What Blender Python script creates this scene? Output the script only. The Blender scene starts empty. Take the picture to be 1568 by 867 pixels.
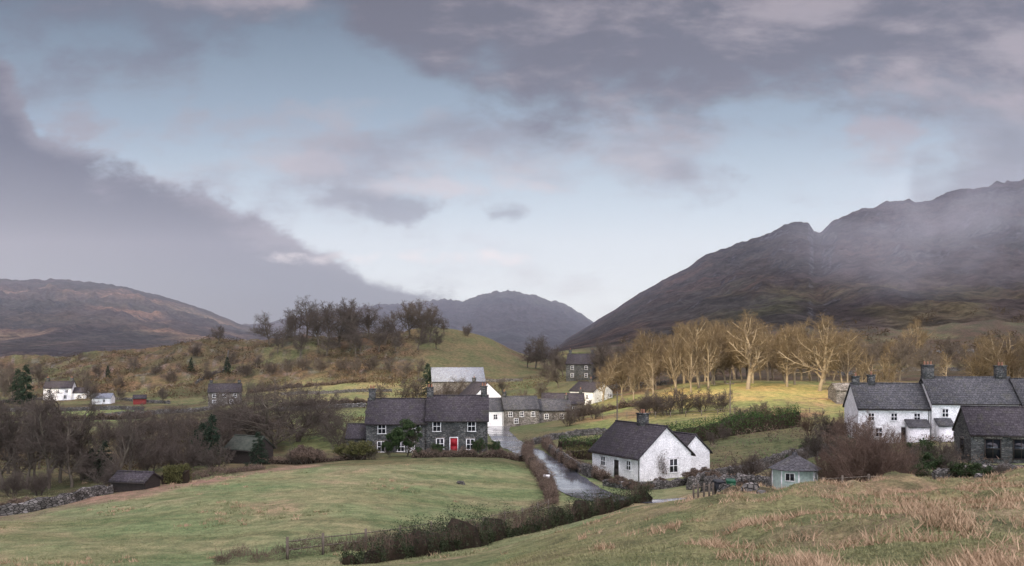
import bpy, math, random, time
import numpy as np
from mathutils import Vector, Matrix
T0=time.time()
F=1358.0; CX=784.0; HY=540.0
R=np.random.default_rng(7); random.seed(7)
scene=bpy.context.scene
COL=scene.collection

# ------------------------------------------------------------ noise
def perlin(x,y,seed=0):
    rg=np.random.default_rng(seed); p=rg.permutation(512)
    g=rg.uniform(0,2*np.pi,512); gx=np.cos(g); gy=np.sin(g)
    xi=np.floor(x).astype(int); yi=np.floor(y).astype(int); xf=x-xi; yf=y-yi
    def gr(i,j,a,b):
        h=p[(p[i&511]+j)&511]; return gx[h]*a+gy[h]*b
    s=lambda t:t*t*t*(t*(t*6-15)+10)
    u=s(xf); v=s(yf)
    a=gr(xi,yi,xf,yf); b=gr(xi+1,yi,xf-1,yf); c=gr(xi,yi+1,xf,yf-1); d=gr(xi+1,yi+1,xf-1,yf-1)
    return (a*(1-u)+b*u)*(1-v)+(c*(1-u)+d*u)*v
def fbm(x,y,o=4,seed=0,g=.5):
    r=0;a=1
    for i in range(o):
        r=r+a*perlin(x*2**i+13.7*i,y*2**i-7.3*i,seed+i); a*=g
    return r
def ridged(x,y,o=4,seed=0):
    r=0;a=1
    for i in range(o):
        r=r+a*(1-2*np.abs(perlin(x*2**i+3.1*i,y*2**i+5.7*i,seed+i))*1.6); a*=.5
    return r
def sstep(a,b,x):
    t=np.clip((x-a)/(b-a),0,1); return t*t*(3-2*t)

# ------------------------------------------------------------ terrain definition
rows={
3:[(0,1420),(784,1400),(1568,1380)],
12:[(0,1180),(400,1090),(784,920),(1200,872),(1568,850)],
22:[(0,1020),(400,985),(600,930),(784,868),(1000,830),(1200,805),(1568,785)],
35:[(0,905),(300,895),(500,885),(650,868),(784,845),(900,815),(1000,792),(1200,765),(1400,753),(1568,746)],
46:[(0,858),(300,858),(500,853),(650,848),(784,831),(900,800),(1000,777),(1100,762),(1200,748),(1400,742),(1568,736)],
60:[(0,818),(300,808),(500,802),(650,815),(750,822),(850,812),(980,778),(1100,762),(1200,757),(1400,754),(1568,748)],
78:[(0,790),(150,778),(300,765),(500,755),(650,765),(784,778),(880,775),(980,768),(1090,755),(1200,760),(1400,752),(1568,742)],
100:[(0,756),(150,748),(300,738),(450,725),(560,718),(700,725),(800,735),(900,740),(1010,742),(1200,730),(1400,706),(1568,700)],
118:[(0,728),(200,725),(350,714),(560,708),(700,706),(800,708),(900,712),(1010,712),(1200,700),(1400,680),(1568,676)],
136:[(0,706),(300,706),(450,700),(560,694),(740,692),(800,690),(900,690),(1050,685),(1200,668),(1400,660),(1568,655)],
170:[(0,675),(300,672),(500,660),(650,660),(770,668),(900,656),(1000,645),(1100,636),(1250,632),(1400,632),(1568,628)],
210:[(0,650),(300,650),(500,640),(700,645),(800,648),(900,630),(1000,608),(1100,594),(1250,594),(1400,603),(1568,600)],
270:[(0,628),(200,626),(400,615),(550,608),(700,618),(800,618),(900,600),(1000,587),(1150,580),(1300,580),(1568,575)],
330:[(0,608),(100,610),(250,606),(350,600),(480,588),(600,585),(750,590),(850,580),(950,574),(1150,567),(1300,563),(1568,556)],
400:[(0,580),(150,562),(300,548),(430,535),(560,536),(700,535),(800,560),(900,562),(1100,555),(1568,545)],
450:[(0,556),(100,550),(200,543),(300,530),(420,522),(550,515),(680,503),(750,518),(810,548),(900,553),(1100,545),(1568,532)],
540:[(0,556),(200,556),(550,550),(680,540),(800,556),(900,552),(1100,540),(1300,530),(1568,520)],
800:[(0,546),(400,548),(800,547),(900,546),(1100,530),(1300,520),(1568,505)],
}
cp=[]
for d,l in rows.items():
    l=[(-650,l[0][1])]+l+[(2250,l[-1][1])]
    for px,py in l: cp.append(((px-CX)/F*2.0,math.log(d),-(py-HY)/F))
cp=np.array(cp)
def tps(r2): return .5*r2*np.log(r2+1e-12)
n=len(cp); A=np.zeros((n+3,n+3)); dd=((cp[:,None,:2]-cp[None,:,:2])**2).sum(-1)
A[:n,:n]=tps(dd)+np.eye(n)*0.0015; A[:n,n]=1;A[:n,n+1:]=cp[:,:2];A[n,:n]=1;A[n+1:,:n]=cp[:,:2].T
wgt=np.linalg.solve(A,np.concatenate([cp[:,2],[0,0,0]]))
def vbase(u,Y):
    q=np.stack([u*2.0,np.log(np.clip(Y,3,800))],-1); out=np.empty(len(q))
    for i in range(0,len(q),20000):
        c=q[i:i+20000]; r=((c[:,None]-cp[None,:,:2])**2).sum(-1)
        out[i:i+20000]=tps(r)@wgt[:n]+wgt[n]+c@wgt[n+1:]
    return out
road_pts=[(1090,68),(1010,73),(955,79),(915,86),(885,95),(860,106),(832,120),(803,137),(780,155),(768,172),(763,192),(775,215),(800,240)]
def PX(px,d): return ((px-CX)/F*d, d)
def smooth_path(pts,step=1.0):
    P=np.array([PX(*p) for p in pts],float); out=[]
    m=len(P)
    for i in range(m-1):
        p0=P[max(i-1,0)];p1=P[i];p2=P[i+1];p3=P[min(i+2,m-1)]
        k=max(2,int(np.linalg.norm(p2-p1)/step))
        for j in range(k):
            t=j/k
            out.append(.5*((2*p1)+(-p0+p2)*t+(2*p0-5*p1+4*p2-p3)*t*t+(-p0+3*p1-3*p2+p3)*t**3))
    out.append(P[-1]); return np.array(out)
road=smooth_path(road_pts,1.0)
def raw(x,y):
    Y=np.maximum(y,.5); u=x/Y; px=u*F+CX
    v=vbase(u,Y); z=v*np.clip(Y,3,800)
    near=1-sstep(250,600,Y)
    z=z+near*(fbm(x/14,y/14,3,5)*.45+fbm(x/3.2,y/3.2,2,15)*.12*(1-sstep(60,120,Y)))
    rh=sstep(900,1150,px)*(1-sstep(46,58,Y))*sstep(10,20,Y)
    z=z+rh*(np.maximum(fbm(x/5.0,y/5.0,4,33),0)*1.0)
    kn=sstep(300,380,Y)*(1-sstep(520,600,Y))
    z=z+kn*(fbm(x/28,y/28,4,44)*4.0+ridged(x/12,y/12,3,46)*.9)*(1-sstep(600,700,px)*.75)
    if (Y<=460).all(): return z
    def mount(tab,D,Ds,p,seed,amp,crag,lf=.3):
        a=np.array(tab,float); vt=(HY-np.interp(px,a[:,0],a[:,1]))/F
        t=np.clip((Y-Ds)/(D-Ds),0,1)
        peak=vt*D
        zz=peak*t**p
        bk=np.clip((Y-D)/(D*.5),0,1); zz=zz*(1-bk)-bk*30
        nz=ridged(x/420+seed,y/420,2,seed)*lf+ridged(x/95,y/260,5,seed+9)*.34+fbm(x/35,y/50,4,seed+3)*.20
        env=np.sin(np.pi*np.clip(t,0,1)**1.2)*.95+.05
        fine=(ridged(x/60,y/120,4,seed+21)-.5)*crag*np.clip(peak/250,.1,1)*sstep(.3,.75,t)
        return np.where((Y>Ds)&(vt>0.002),zz+(nz-.45)*amp*np.maximum(peak,20)*env*(1-bk)+fine*(1-bk),-60)
    mR=mount([(850,538),(866,520),(880,512),(905,497),(932,480),(960,462),(985,447),(1010,432),(1050,414),(1080,393),(1120,379),(1160,364),(1200,346),(1225,340),(1238,343),(1247,356),(1258,356),(1272,343),(1290,334),(1325,321),(1360,312),(1400,308),(1450,298),(1510,285),(1568,275),(1800,250),(2300,260)],1500,470,1.10,101,.13,6,.05)
    mL=mount([(-650,430),(0,428),(100,428),(190,439),(250,454),(300,469),(370,497),(420,505),(500,525),(600,538)],2600,1000,1.2,201,.15,5)
    mC=mount([(250,515),(300,500),(370,497),(410,495),(440,487),(480,480),(560,468),(600,466),(640,464),(680,458),(710,462),(740,450),(775,445),(800,449),(830,456),(860,464),(885,478),(905,490),(930,510),(1000,532)],3600,1700,1.3,301,.13,10)
    z=np.where(Y>460,np.maximum(np.maximum(z,mR),np.maximum(mL,mC)),z)
    return z
rz=raw(road[:,0],road[:,1]); k=np.ones(9)/9
rz=np.convolve(np.pad(rz,4,mode='edge'),k,'valid')
def H(x,y):
    x=np.atleast_1d(np.asarray(x,float)); y=np.atleast_1d(np.asarray(y,float))
    z=raw(x,y)
    m=(y>60)&(y<250)&(np.abs(x)<40)
    if m.any():
        idx=np.where(m)[0]
        for c in range(0,len(idx),20000):
            ii=idx[c:c+20000]
            D=np.hypot(x[ii,None]-road[None,:,0],y[ii,None]-road[None,:,1]); j=D.argmin(1); dm=D[np.arange(len(ii)),j]
            w=1-sstep(2.9,5.5,dm); z[ii]=z[ii]*(1-w)+(rz[j]-.10)*w
    return z
def Hs(x,y): return float(H([x],[y])[0])

# ------------------------------------------------------------ material helpers
class NT:
    def __init__(s,nt): s.nt=nt
    def n(s,t,**k):
        nd=s.nt.nodes.new(t)
        for a,b in k.items(): setattr(nd,a,b)
        return nd
    def l(s,a,b): s.nt.links.new(a,b)
    def put(s,sock,v):
        if isinstance(v,bpy.types.NodeSocket): s.l(v,sock)
        else: sock.default_value=v
    def m(s,op,a,b=0.0,c=None,clamp=False):
        nd=s.n('ShaderNodeMath',operation=op); nd.use_clamp=clamp
        s.put(nd.inputs[0],a); s.put(nd.inputs[1],b)
        if c is not None: s.put(nd.inputs[2],c)
        return nd.outputs[0]
    def vm(s,op,a,b):
        nd=s.n('ShaderNodeVectorMath',operation=op); s.put(nd.inputs[0],a); s.put(nd.inputs[1],b); return nd.outputs[0]
    def noise(s,vec,scale,detail=5,rough=.55,dist=0):
        nd=s.n('ShaderNodeTexNoise'); nd.inputs['Scale'].default_value=scale; nd.inputs['Detail'].default_value=detail
        nd.inputs['Roughness'].default_value=rough; nd.inputs['Distortion'].default_value=dist
        if vec is not None: s.l(vec,nd.inputs['Vector'])
        return nd.outputs[0]
    def ramp(s,fac,stops,interp='LINEAR'):
        nd=s.n('ShaderNodeValToRGB'); nd.color_ramp.interpolation=interp; e=nd.color_ramp.elements
        while len(e)<len(stops): e.new(.5)
        for i,(p,c) in enumerate(stops):
            e[i].position=p; e[i].color=(c,c,c,1) if not hasattr(c,'__len__') else (*c[:3],1)
        s.put(nd.inputs[0],fac); return nd.outputs[0]
    def mr(s,v,a,b,c=0.0,d=1.0,sm=True):
        nd=s.n('ShaderNodeMapRange'); nd.interpolation_type='SMOOTHSTEP' if sm else 'LINEAR'
        s.put(nd.inputs[0],v); 
        for i,x in enumerate((a,b,c,d)): s.put(nd.inputs[1+i],x)
        return nd.outputs[0]
    def mix(s,f,a,b):
        nd=s.n('ShaderNodeMix',data_type='RGBA'); s.put(nd.inputs[0],f)
        s.put(nd.inputs[6],a if not isinstance(a,tuple) else (*a[:3],1)); s.put(nd.inputs[7],b if not isinstance(b,tuple) else (*b[:3],1)); return nd.outputs[2]
def newmat(name):
    m=bpy.data.materials.new(name); m.use_nodes=True; s=NT(m.node_tree); b=m.node_tree.nodes['Principled BSDF']
    b.inputs['Specular IOR Level'].default_value=.2
    return m,s,b
def bump(s,b,h,strength,dist=.1):
    nd=s.n('ShaderNodeBump'); nd.inputs['Strength'].default_value=strength; nd.inputs['Distance'].default_value=dist
    s.l(h,nd.inputs['Height']); s.l(nd.outputs[0],b.inputs['Normal'])
def noise_mat(name,c1,c2,scale=3,rough=.9,bmp=.3,bd=.05,stretch=(1,1,1),island=0.0,detail=6,fine=None):
    m,s,b=newmat(name); tc=s.n('ShaderNodeTexCoord'); mp=s.n('ShaderNodeMapping'); mp.inputs['Scale'].default_value=stretch
    s.l(tc.outputs['Object'],mp.inputs['Vector'])
    f=s.noise(mp.outputs[0],scale,detail,.6)
    f2=s.mr(f,.33,.67)
    if island>0:
        g=s.n('ShaderNodeNewGeometry'); f2=s.m('ADD',s.m('MULTIPLY',f2,1-island),s.m('MULTIPLY',g.outputs['Random Per Island'],island))
    c=s.mix(f2,c1,c2)
    if fine:
        ff=s.noise(mp.outputs[0],fine,3,.6); k=s.mr(ff,.3,.7,.7,1.2); c=s.vm('MULTIPLY',c,k)
    s.l(c,b.inputs['Base Color']); b.inputs['Roughness'].default_value=rough
    if bmp: bump(s,b,f,bmp,bd)
    return m
def stone_mat(name,c1,c2,c3,scale,mort=(.03,.028,.025),stretch=(1,1,2.6),bs=.8):
    m,s,b=newmat(name); tc=s.n('ShaderNodeTexCoord'); mp=s.n('ShaderNodeMapping'); mp.inputs['Scale'].default_value=stretch
    s.l(tc.outputs['Object'],mp.inputs['Vector'])
    vo=s.n('ShaderNodeTexVoronoi',feature='F1'); vo.inputs['Scale'].default_value=scale; s.l(mp.outputs[0],vo.inputs['Vector'])
    ve=s.n('ShaderNodeTexVoronoi',feature='DISTANCE_TO_EDGE'); ve.inputs['Scale'].default_value=scale; s.l(mp.outputs[0],ve.inputs['Vector'])
    sp=s.n('ShaderNodeSeparateColor'); s.l(vo.outputs['Color'],sp.inputs[0])
    c=s.ramp(sp.outputs[0],[(0,c1),(.5,c2),(1,c3)])
    big=s.noise(tc.outputs['Object'],.35,4); c=s.vm('MULTIPLY',c,s.mr(big,.3,.7,.7,1.3))
    e=s.mr(ve.outputs['Distance'],0.0,.12)
    c=s.mix(e,mort,c); s.l(c,b.inputs['Base Color']); b.inputs['Roughness'].default_value=.85
    bump(s,b,s.m('ADD',e,s.noise(tc.outputs['Object'],12,3)),bs,.06)
    return m
def slate_mat(name,c1,c2,moss=(.05,.05,.03)):
    m,s,b=newmat(name); tc=s.n('ShaderNodeTexCoord')
    br=s.n('ShaderNodeTexBrick'); br.inputs['Scale'].default_value=1.0; br.inputs['Brick Width'].default_value=.45; br.inputs['Row Height'].default_value=.3
    br.inputs['Mortar Size'].default_value=.02; br.inputs['Color1'].default_value=(*c1,1); br.inputs['Color2'].default_value=(*c2,1)
    br.inputs['Mortar'].default_value=(c1[0]*.4,c1[1]*.4,c1[2]*.4,1)
    s.l(tc.outputs['Object'],br.inputs['Vector'])
    n1=s.noise(tc.outputs['Object'],.9,6,.65); n2=s.noise(tc.outputs['Object'],6,3)
    c=s.mix(s.mr(n1,.5,.72,0,.6),br.outputs[0],moss); c=s.vm('MULTIPLY',c,s.mr(n2,.3,.7,.6,1.45))
    s.l(c,b.inputs['Base Color']); b.inputs['Roughness'].default_value=.6; bump(s,b,s.m('ADD',br.outputs[1],n2),.6,.03)
    return m
def flat_mat(name,c,rough=.6):
    return noise_mat(name,tuple(x*.82 for x in c),tuple(min(1,x*1.15) for x in c),5,rough,.05,.01)

M={}
M['white']=noise_mat('white_render',(.66,.66,.64),(.84,.84,.82),.8,.85,.25,.03,fine=9)
M['stone']=stone_mat('slate_stone',(.05,.055,.054),(.085,.09,.086),(.14,.14,.125),2.6)
M['stone_light']=stone_mat('grey_stone',(.14,.127,.107),(.21,.195,.168),(.31,.285,.25),2.4)
M['drystone']=stone_mat('drystone',(.07,.068,.06),(.13,.125,.11),(.22,.21,.19),2.6,(.015,.015,.012),(1,1,1.9),1)
M['slate']=slate_mat('roof_slate',(.036,.032,.036),(.06,.053,.058))
M['slate_grey']=slate_mat('roof_slate_grey',(.055,.056,.06),(.09,.09,.092),(.09,.09,.065))
M['slate_lite']=slate_mat('roof_metal_grey',(.18,.20,.23),(.25,.27,.30),(.20,.19,.17))
M['frame']=flat_mat('white_paint',(.80,.80,.78),.5)
M['darkframe']=flat_mat('dark_timber',(.035,.03,.026),.7)
m,s,b=newmat('window_glass'); b.inputs['Base Color'].default_value=(.012,.014,.017,1); b.inputs['Roughness'].default_value=.08; b.inputs['Specular IOR Level'].default_value=.3; M['glass']=m
M['red']=flat_mat('red_paint',(.25,.012,.018),.45)
M['redshed']=flat_mat('red_shed_paint',(.20,.035,.03),.7)
M['pot']=flat_mat('terracotta',(.22,.11,.07),.8)
M['wood']=noise_mat('weathered_wood',(.09,.075,.055),(.18,.155,.125),8,.9,.4,.02,(1,1,.2))
M['mint']=flat_mat('pale_green_paint',(.38,.48,.43),.6)
M['greenroof']=noise_mat('green_felt',(.04,.048,.038),(.07,.078,.06),2,.9,.2)
M['bark']=noise_mat('bark',(.07,.06,.045),(.14,.12,.09),.5,.95,.4,.05,island=.4)
M['twig']=noise_mat('twigs_brown',(.06,.049,.040),(.135,.112,.09),.3,.95,0,island=.5)
M['barkgold']=noise_mat('bark_larch_sunlit',(.17,.13,.08),(.32,.26,.17),.35,.95,.4,.05,island=.4)  # sunlight on the trunks put into a lighter bark colour
M['twiggold']=noise_mat('twigs_olive',(.085,.066,.038),(.21,.155,.088),.2,.95,0,island=.5)
M['barkred']=noise_mat('bark_shrub',(.09,.06,.045),(.19,.135,.10),1.2,.95,0,island=.5)
M['leaf']=noise_mat('evergreen_leaf',(.012,.026,.009),(.055,.085,.028),1.3,.6,0,island=.55)
M['conif']=noise_mat('conifer_needles',(.010,.020,.012),(.032,.05,.028),.8,.8,0,island=.5)
M['hedgegreen']=noise_mat('hedge_green',(.016,.042,.012),(.065,.115,.03),1.0,.7,0,island=.5)
M['hedgeyel']=noise_mat('hedge_golden',(.04,.045,.014),(.115,.11,.04),1.0,.8,0,island=.5)
M['hedgebrown']=noise_mat('hedge_brown',(.06,.045,.034),(.20,.15,.11),.4,.95,0,island=.6)
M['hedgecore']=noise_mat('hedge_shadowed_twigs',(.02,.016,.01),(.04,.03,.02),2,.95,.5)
M['ivy']=noise_mat('ivy_leaf',(.008,.018,.007),(.06,.078,.034),.35,.55,0,island=.55)
M['blade']=noise_mat('grass_blades',(.15,.175,.07),(.31,.29,.15),.45,.9,0,island=.45)
M['straw']=noise_mat('straw_grass',(.27,.19,.11),(.50,.37,.235),.6,.9,0,island=.6)
M['blade2']=noise_mat('meadow_blades',(.16,.185,.085),(.29,.29,.155),.12,.9,0,island=.45)
M['gorse']=noise_mat('bracken_scrub',(.04,.032,.019),(.115,.082,.045),.1,.95,0,island=.6)
M['plastic_b']=flat_mat('bin_black',(.02,.022,.025),.4)
M['plastic_g']=flat_mat('bin_green',(.015,.08,.04),.4)
m,s,b=newmat('wet_asphalt'); tc=s.n('ShaderNodeTexCoord'); mp=s.n('ShaderNodeMapping'); s.l(tc.outputs['Object'],mp.inputs[0]); nn=s.noise(mp.outputs[0],.3,3,.5); nf=s.noise(tc.outputs['Object'],9,4,.7)
s.l(s.vm('MULTIPLY',s.mix(s.mr(nn,.35,.65),(.07,.078,.09),(.12,.128,.142)),s.mr(nf,.3,.7,.9,1.1)),b.inputs['Base Color']); s.l(s.mr(nn,.38,.62,.10,.24),b.inputs['Roughness']); b.inputs['Specular IOR Level'].default_value=1.0
M['road']=m
m,s,b=newmat('grass_ground'); tc=s.n('ShaderNodeTexCoord'); at=s.n('ShaderNodeAttribute'); at.attribute_name='Albedo'
O=tc.outputs['Object']
a1=s.noise(O,.09,5,.6);a2=s.noise(O,.8,6,.65);a3=s.noise(O,7,5,.7)
c=at.outputs['Color']
c=s.vm('MULTIPLY',c,s.mix(s.mr(a1,.35,.65),(.80,.93,.83),(1.2,1.03,1.07)))
c=s.vm('MULTIPLY',c,s.mix(s.mr(a2,.35,.66),(.68,.74,.70),(1.29,1.20,1.24)))
c=s.vm('MULTIPLY',c,s.mr(a3,.3,.7,.62,1.36))
s.l(c,b.inputs['Base Color']); b.inputs['Roughness'].default_value=.95
bump(s,b,s.m('ADD',s.m('MULTIPLY',a2,1.0),s.m('MULTIPLY',a3,.25)),1.0,.5); M['ground']=m
m,s,b=newmat('fell_ground'); tc=s.n('ShaderNodeTexCoord'); at=s.n('ShaderNodeAttribute'); at.attribute_name='Albedo'; O=tc.outputs['Object']
a1=s.noise(O,.004,6,.6);a2=s.noise(O,.018,9,.72,.4);a3=s.noise(O,.10,7,.72)
g=s.n('ShaderNodeNewGeometry'); sx=s.n('ShaderNodeSeparateXYZ'); s.l(g.outputs['Normal'],sx.inputs[0])
c=s.vm('MULTIPLY',at.outputs['Color'],s.mix(s.mr(a1,.38,.62),(.85,.93,.88),(1.15,1.02,1.0)))
c=s.vm('MULTIPLY',c,s.mr(a2,.38,.62,.55,1.45)); c=s.vm('MULTIPLY',c,s.mr(a3,.35,.65,.6,1.45))
rock=s.mr(s.m('ADD',sx.outputs[2],s.m('MULTIPLY',s.m('SUBTRACT',a2,.5),1.4)),.86,.68)
rc=s.mix(s.mr(a3,.42,.58),(.022,.022,.026),(.15,.147,.15))
c=s.mix(s.m('MULTIPLY',rock,.85),c,rc); s.l(c,b.inputs['Base Color']); b.inputs['Roughness'].default_value=.95
bump(s,b,s.m('ADD',a2,s.m('MULTIPLY',a3,.5)),1.0,30); M['fell']=m

# ------------------------------------------------------------ mesh builder
class MB:
    def __init__(s): s.v=[];s.i=[];s.sz=[];s.mi=[];s.n=0
    def add(s,v,f,mi=0):
        v=np.asarray(v,float).reshape(-1,3); f=np.asarray(f,int)
        s.v.append(v); s.i.append((f+s.n).ravel()); s.sz.append(np.full(len(f),f.shape[1])); s.mi.append(np.full(len(f),mi)); s.n+=len(v)
    def mesh(s,name,mats,smooth=False):
        me=bpy.data.meshes.new(name); v=np.concatenate(s.v); i=np.concatenate(s.i); sz=np.concatenate(s.sz); mi=np.concatenate(s.mi)
        me.vertices.add(len(v)); me.vertices.foreach_set('co',v.astype(np.float32).ravel())
        me.loops.add(len(i)); me.loops.foreach_set('vertex_index',i.astype(np.int32))
        me.polygons.add(len(sz)); me.polygons.foreach_set('loop_start',np.concatenate([[0],np.cumsum(sz)[:-1]]).astype(np.int32))
        me.polygons.foreach_set('material_index',mi.astype(np.int32))
        if smooth: me.polygons.foreach_set('use_smooth',np.ones(len(sz),bool))
        for m in mats: me.materials.append(m)
        me.update(calc_edges=True); me.validate(); return me
    def obj(s,name,mats,smooth=False,parent=None,loc=None):
        o=bpy.data.objects.new(name,s.mesh(name,mats,smooth)); COL.objects.link(o)
        if parent: o.parent=parent
        if loc is not None: o.location=loc
        return o
    def box(s,x0,x1,y0,y1,z0,z1,mi=0,M4=None):
        v=np.array([[x,y,z] for z in(z0,z1) for x,y in((x0,y0),(x1,y0),(x1,y1),(x0,y1))],float)
        if M4 is not None: v=np.array([M4@Vector(p) for p in v])
        s.add(v,[[3,2,1,0],[4,5,6,7],[0,1,5,4],[1,2,6,5],[2,3,7,6],[3,0,4,7]],mi)
    def cyl(s,x,y,z0,z1,r0,r1,k=8,mi=0):
        a=np.arange(k)*2*np.pi/k
        v=np.concatenate([np.stack([x+r0*np.cos(a),y+r0*np.sin(a),a*0+z0],1),np.stack([x+r1*np.cos(a),y+r1*np.sin(a),a*0+z1],1)])
        s.add(v,[[i,(i+1)%k,k+(i+1)%k,k+i] for i in range(k)],mi)
        s.add(v[k:],[list(range(k))],mi)
    def leaves(s,c,size,mi=0,elong=1.0,upbias=0,rg=R):
        c=np.asarray(c); n=len(c)
        a=rg.normal(size=(n,3)); a[:,2]+=upbias; a/=np.linalg.norm(a,axis=1)[:,None]
        b=np.cross(a,rg.normal(size=(n,3))); b/=np.linalg.norm(b,axis=1)[:,None]
        sz=(size*rg.uniform(.5,1.35,n))[:,None]
        v=np.stack([c-b*sz*.5/elong**.5,c+b*sz*.5/elong**.5,c+a*sz*elong**.5],1).reshape(-1,3)
        s.add(v,np.arange(3*n).reshape(-1,3),mi)
    def tubes(s,P0,P1,R0,R1,mi=0,k=3):
        P0=np.asarray(P0,float);P1=np.asarray(P1,float);R0=np.asarray(R0)[:,None];R1=np.asarray(R1)[:,None]
        d=P1-P0; d/=np.linalg.norm(d,axis=1)[:,None]+1e-9
        ref=np.where(np.abs(d[:,2:3])<.9,[[0,0,1.]],[[1.,0,0]]); a=np.cross(d,ref); a/=np.linalg.norm(a,axis=1)[:,None]; b=np.cross(d,a)
        vs=[]
        for P,r in((P0,R0),(P1,R1)):
            for j in range(k):
                t=2*np.pi*j/k; vs.append(P+r*(a*math.cos(t)+b*math.sin(t)))
        v=np.stack(vs,1).reshape(-1,3); n=len(P0); base=(np.arange(n)*2*k)[:,None,None]
        f=np.array([[j,(j+1)%k,k+(j+1)%k,k+j] for j in range(k)])[None]+base
        s.add(v,f.reshape(-1,4),mi)

# ------------------------------------------------------------ terrain mesh
nu,nr=700,620
us=np.linspace(-1,1,nu); us=us*.66+np.sign(us)*np.clip(np.abs(us)-.88,0,1)*5.0
lr=np.linspace(math.log(1.2),math.log(7000),nr); Yr=np.exp(lr)
U,YY=np.meshgrid(us,Yr); X=(U*YY).ravel(); Y=YY.ravel()
Z=H(X,Y)
PXa=U.ravel()*F+CX
c=np.zeros((len(X),3))
def blend(c,mask,col): return c*(1-mask[:,None])+np.array(col)*mask[:,None]
nA=fbm(X/25,Y/25,4,60); nB=fbm(X/6,Y/6,3,61); nC=fbm(X/90,Y/90,3,62)
c[:]=(.11,.115,.05)
c=blend(c,(1-sstep(108,116,Y+nA*4)),(.20,.235,.11))
c=blend(c,sstep(.0,.35,nA+nB*.6)*(1-sstep(100,115,Y)),(.255,.258,.135))
c=blend(c,sstep(.1,.4,fbm(X/30+Y/60,Y/9,3,64))*(1-sstep(100,115,Y)),(.165,.19,.085))
c=blend(c,.6*sstep(.15,.45,fbm(X/11,Y/11,4,65))*(1-sstep(100,115,Y)),(.26,.225,.13))
c=blend(c,.7*sstep(.15,.5,fbm(X/18,Y/2.5,3,66))*(1-sstep(100,115,Y)),(.14,.155,.07))
edge=np.interp(PXa,[-700,0,120,250,360,480,520],[74,76,82,90,100,112,118])
c=blend(c,sstep(-3,0,Y-edge+nB*2)*(1-sstep(470,540,PXa)),(.23,.175,.115))
c=blend(c,sstep(5,9,Y-edge+nB*3)*(1-sstep(520,580,PXa)),(.085,.085,.04))
valley=np.interp(Y,[0,12,22,35,46,60,75],[500,650,720,800,870,960,1010])
rhm=sstep(0,60,PXa-valley)*(1-sstep(60,75,Y))
c=blend(c,rhm,(.185,.195,.09)); c=blend(c,rhm*sstep(-.05,.4,nB+nA*.5)*sstep(750,1100,PXa),(.275,.215,.13)); c=blend(c,rhm*sstep(.1,.45,fbm(X/2.2,Y/2.2,3,71))*.8,(.09,.10,.045))
for px,d,rx,ry in((1145,41,2.0,2.2),(1500,46,2.6,2.5),(1020,38,1.6,1.6),(1420,47,1.8,2)):
    gx,gy=PX(px,d); g=((X-gx)/rx)**2+((Y-gy)/ry)**2; c=blend(c,.85*(1-sstep(.4,1.2,g+nB)),(.11,.08,.05))
mid=sstep(112,122,Y)*(1-sstep(320,350,Y))
c=blend(c,mid*(1-sstep(560,640,PXa)),(.095,.085,.043)); 
c=blend(c,mid*(1-sstep(560,640,PXa))*sstep(0,.25,nA),(.125,.135,.06))
c=blend(c,mid*sstep(560,640,PXa),(.11,.12,.055))
c=blend(c,sstep(215,222,Y)*(1-sstep(268,274,Y))*(1-sstep(190,230,PXa)),(.18,.21,.08))
c=blend(c,sstep(140,146,Y)*(1-sstep(225,240,Y))*sstep(430,450,PXa)*(1-sstep(560,600,PXa)),(.17,.20,.08))
c=blend(c,sstep(250,258,Y)*(1-sstep(320,345,Y))*sstep(420,440,PXa)*(1-sstep(640,700,PXa)),(.20,.195,.085))
c=blend(c,sstep(150,157,Y)*(1-sstep(245,260,Y))*sstep(850,920,PXa),(.22,.225,.085))
c=blend(c,sstep(180,190,Y)*(1-sstep(215,225,Y))*sstep(960,1020,PXa)*(1-sstep(1270,1300,PXa)),(.37,.31,.11))  # sunlit field: warm light painted into the ground colour
c=blend(c,sstep(150,157,Y)*(1-sstep(260,280,Y))*sstep(850,920,PXa)*sstep(.12,.4,nA+.4*nB),(.24,.18,.09))
kn=sstep(325,350,Y+nA*12)*(1-sstep(500,540,Y))
c=blend(c,kn*(1-sstep(600,680,PXa)),(.11,.086,.045)); c=blend(c,kn*(1-sstep(600,680,PXa))*sstep(0,.3,nA+nC),(.12,.118,.055))
c=blend(c,kn*(1-sstep(600,680,PXa))*sstep(.05,.35,nB+.3*nA),(.052,.043,.028))
c=blend(c,kn*(1-sstep(600,680,PXa))*sstep(.2,.5,fbm(X/4,Y/4,2,68))*.8,(.15,.135,.11))
c=blend(c,kn*sstep(620,680,PXa)*(1-sstep(820,850,PXa)),(.115,.11,.052))
c=blend(c,kn*sstep(620,680,PXa)*(1-sstep(820,850,PXa))*sstep(-.1,.3,nA+nC),(.09,.074,.04))
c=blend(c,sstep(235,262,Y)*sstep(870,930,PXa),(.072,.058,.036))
c=blend(c,sstep(270,300,Y)*sstep(870,930,PXa)*sstep(.0,.25,nC+.5*nA)*sstep(1280,1400,PXa),(.12,.12,.055))
fe=sstep(500,620,Y)
c=blend(c,fe,(.056,.049,.045))
c=blend(c,fe*sstep(0,.35,nC+nA*.5)*(1-sstep(80,260,Z)),(.072,.054,.044))
c=blend(c,fe*(1-sstep(15,90,Z+nA*40))*sstep(1000,1200,PXa)*sstep(-.2,.2,nC),(.095,.09,.05))
c=blend(c,sstep(1700,1900,Y),(.042,.043,.042))
c=blend(c,sstep(1000,1300,Y)*(1-sstep(500,600,PXa)),(.060,.052,.045))
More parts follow.
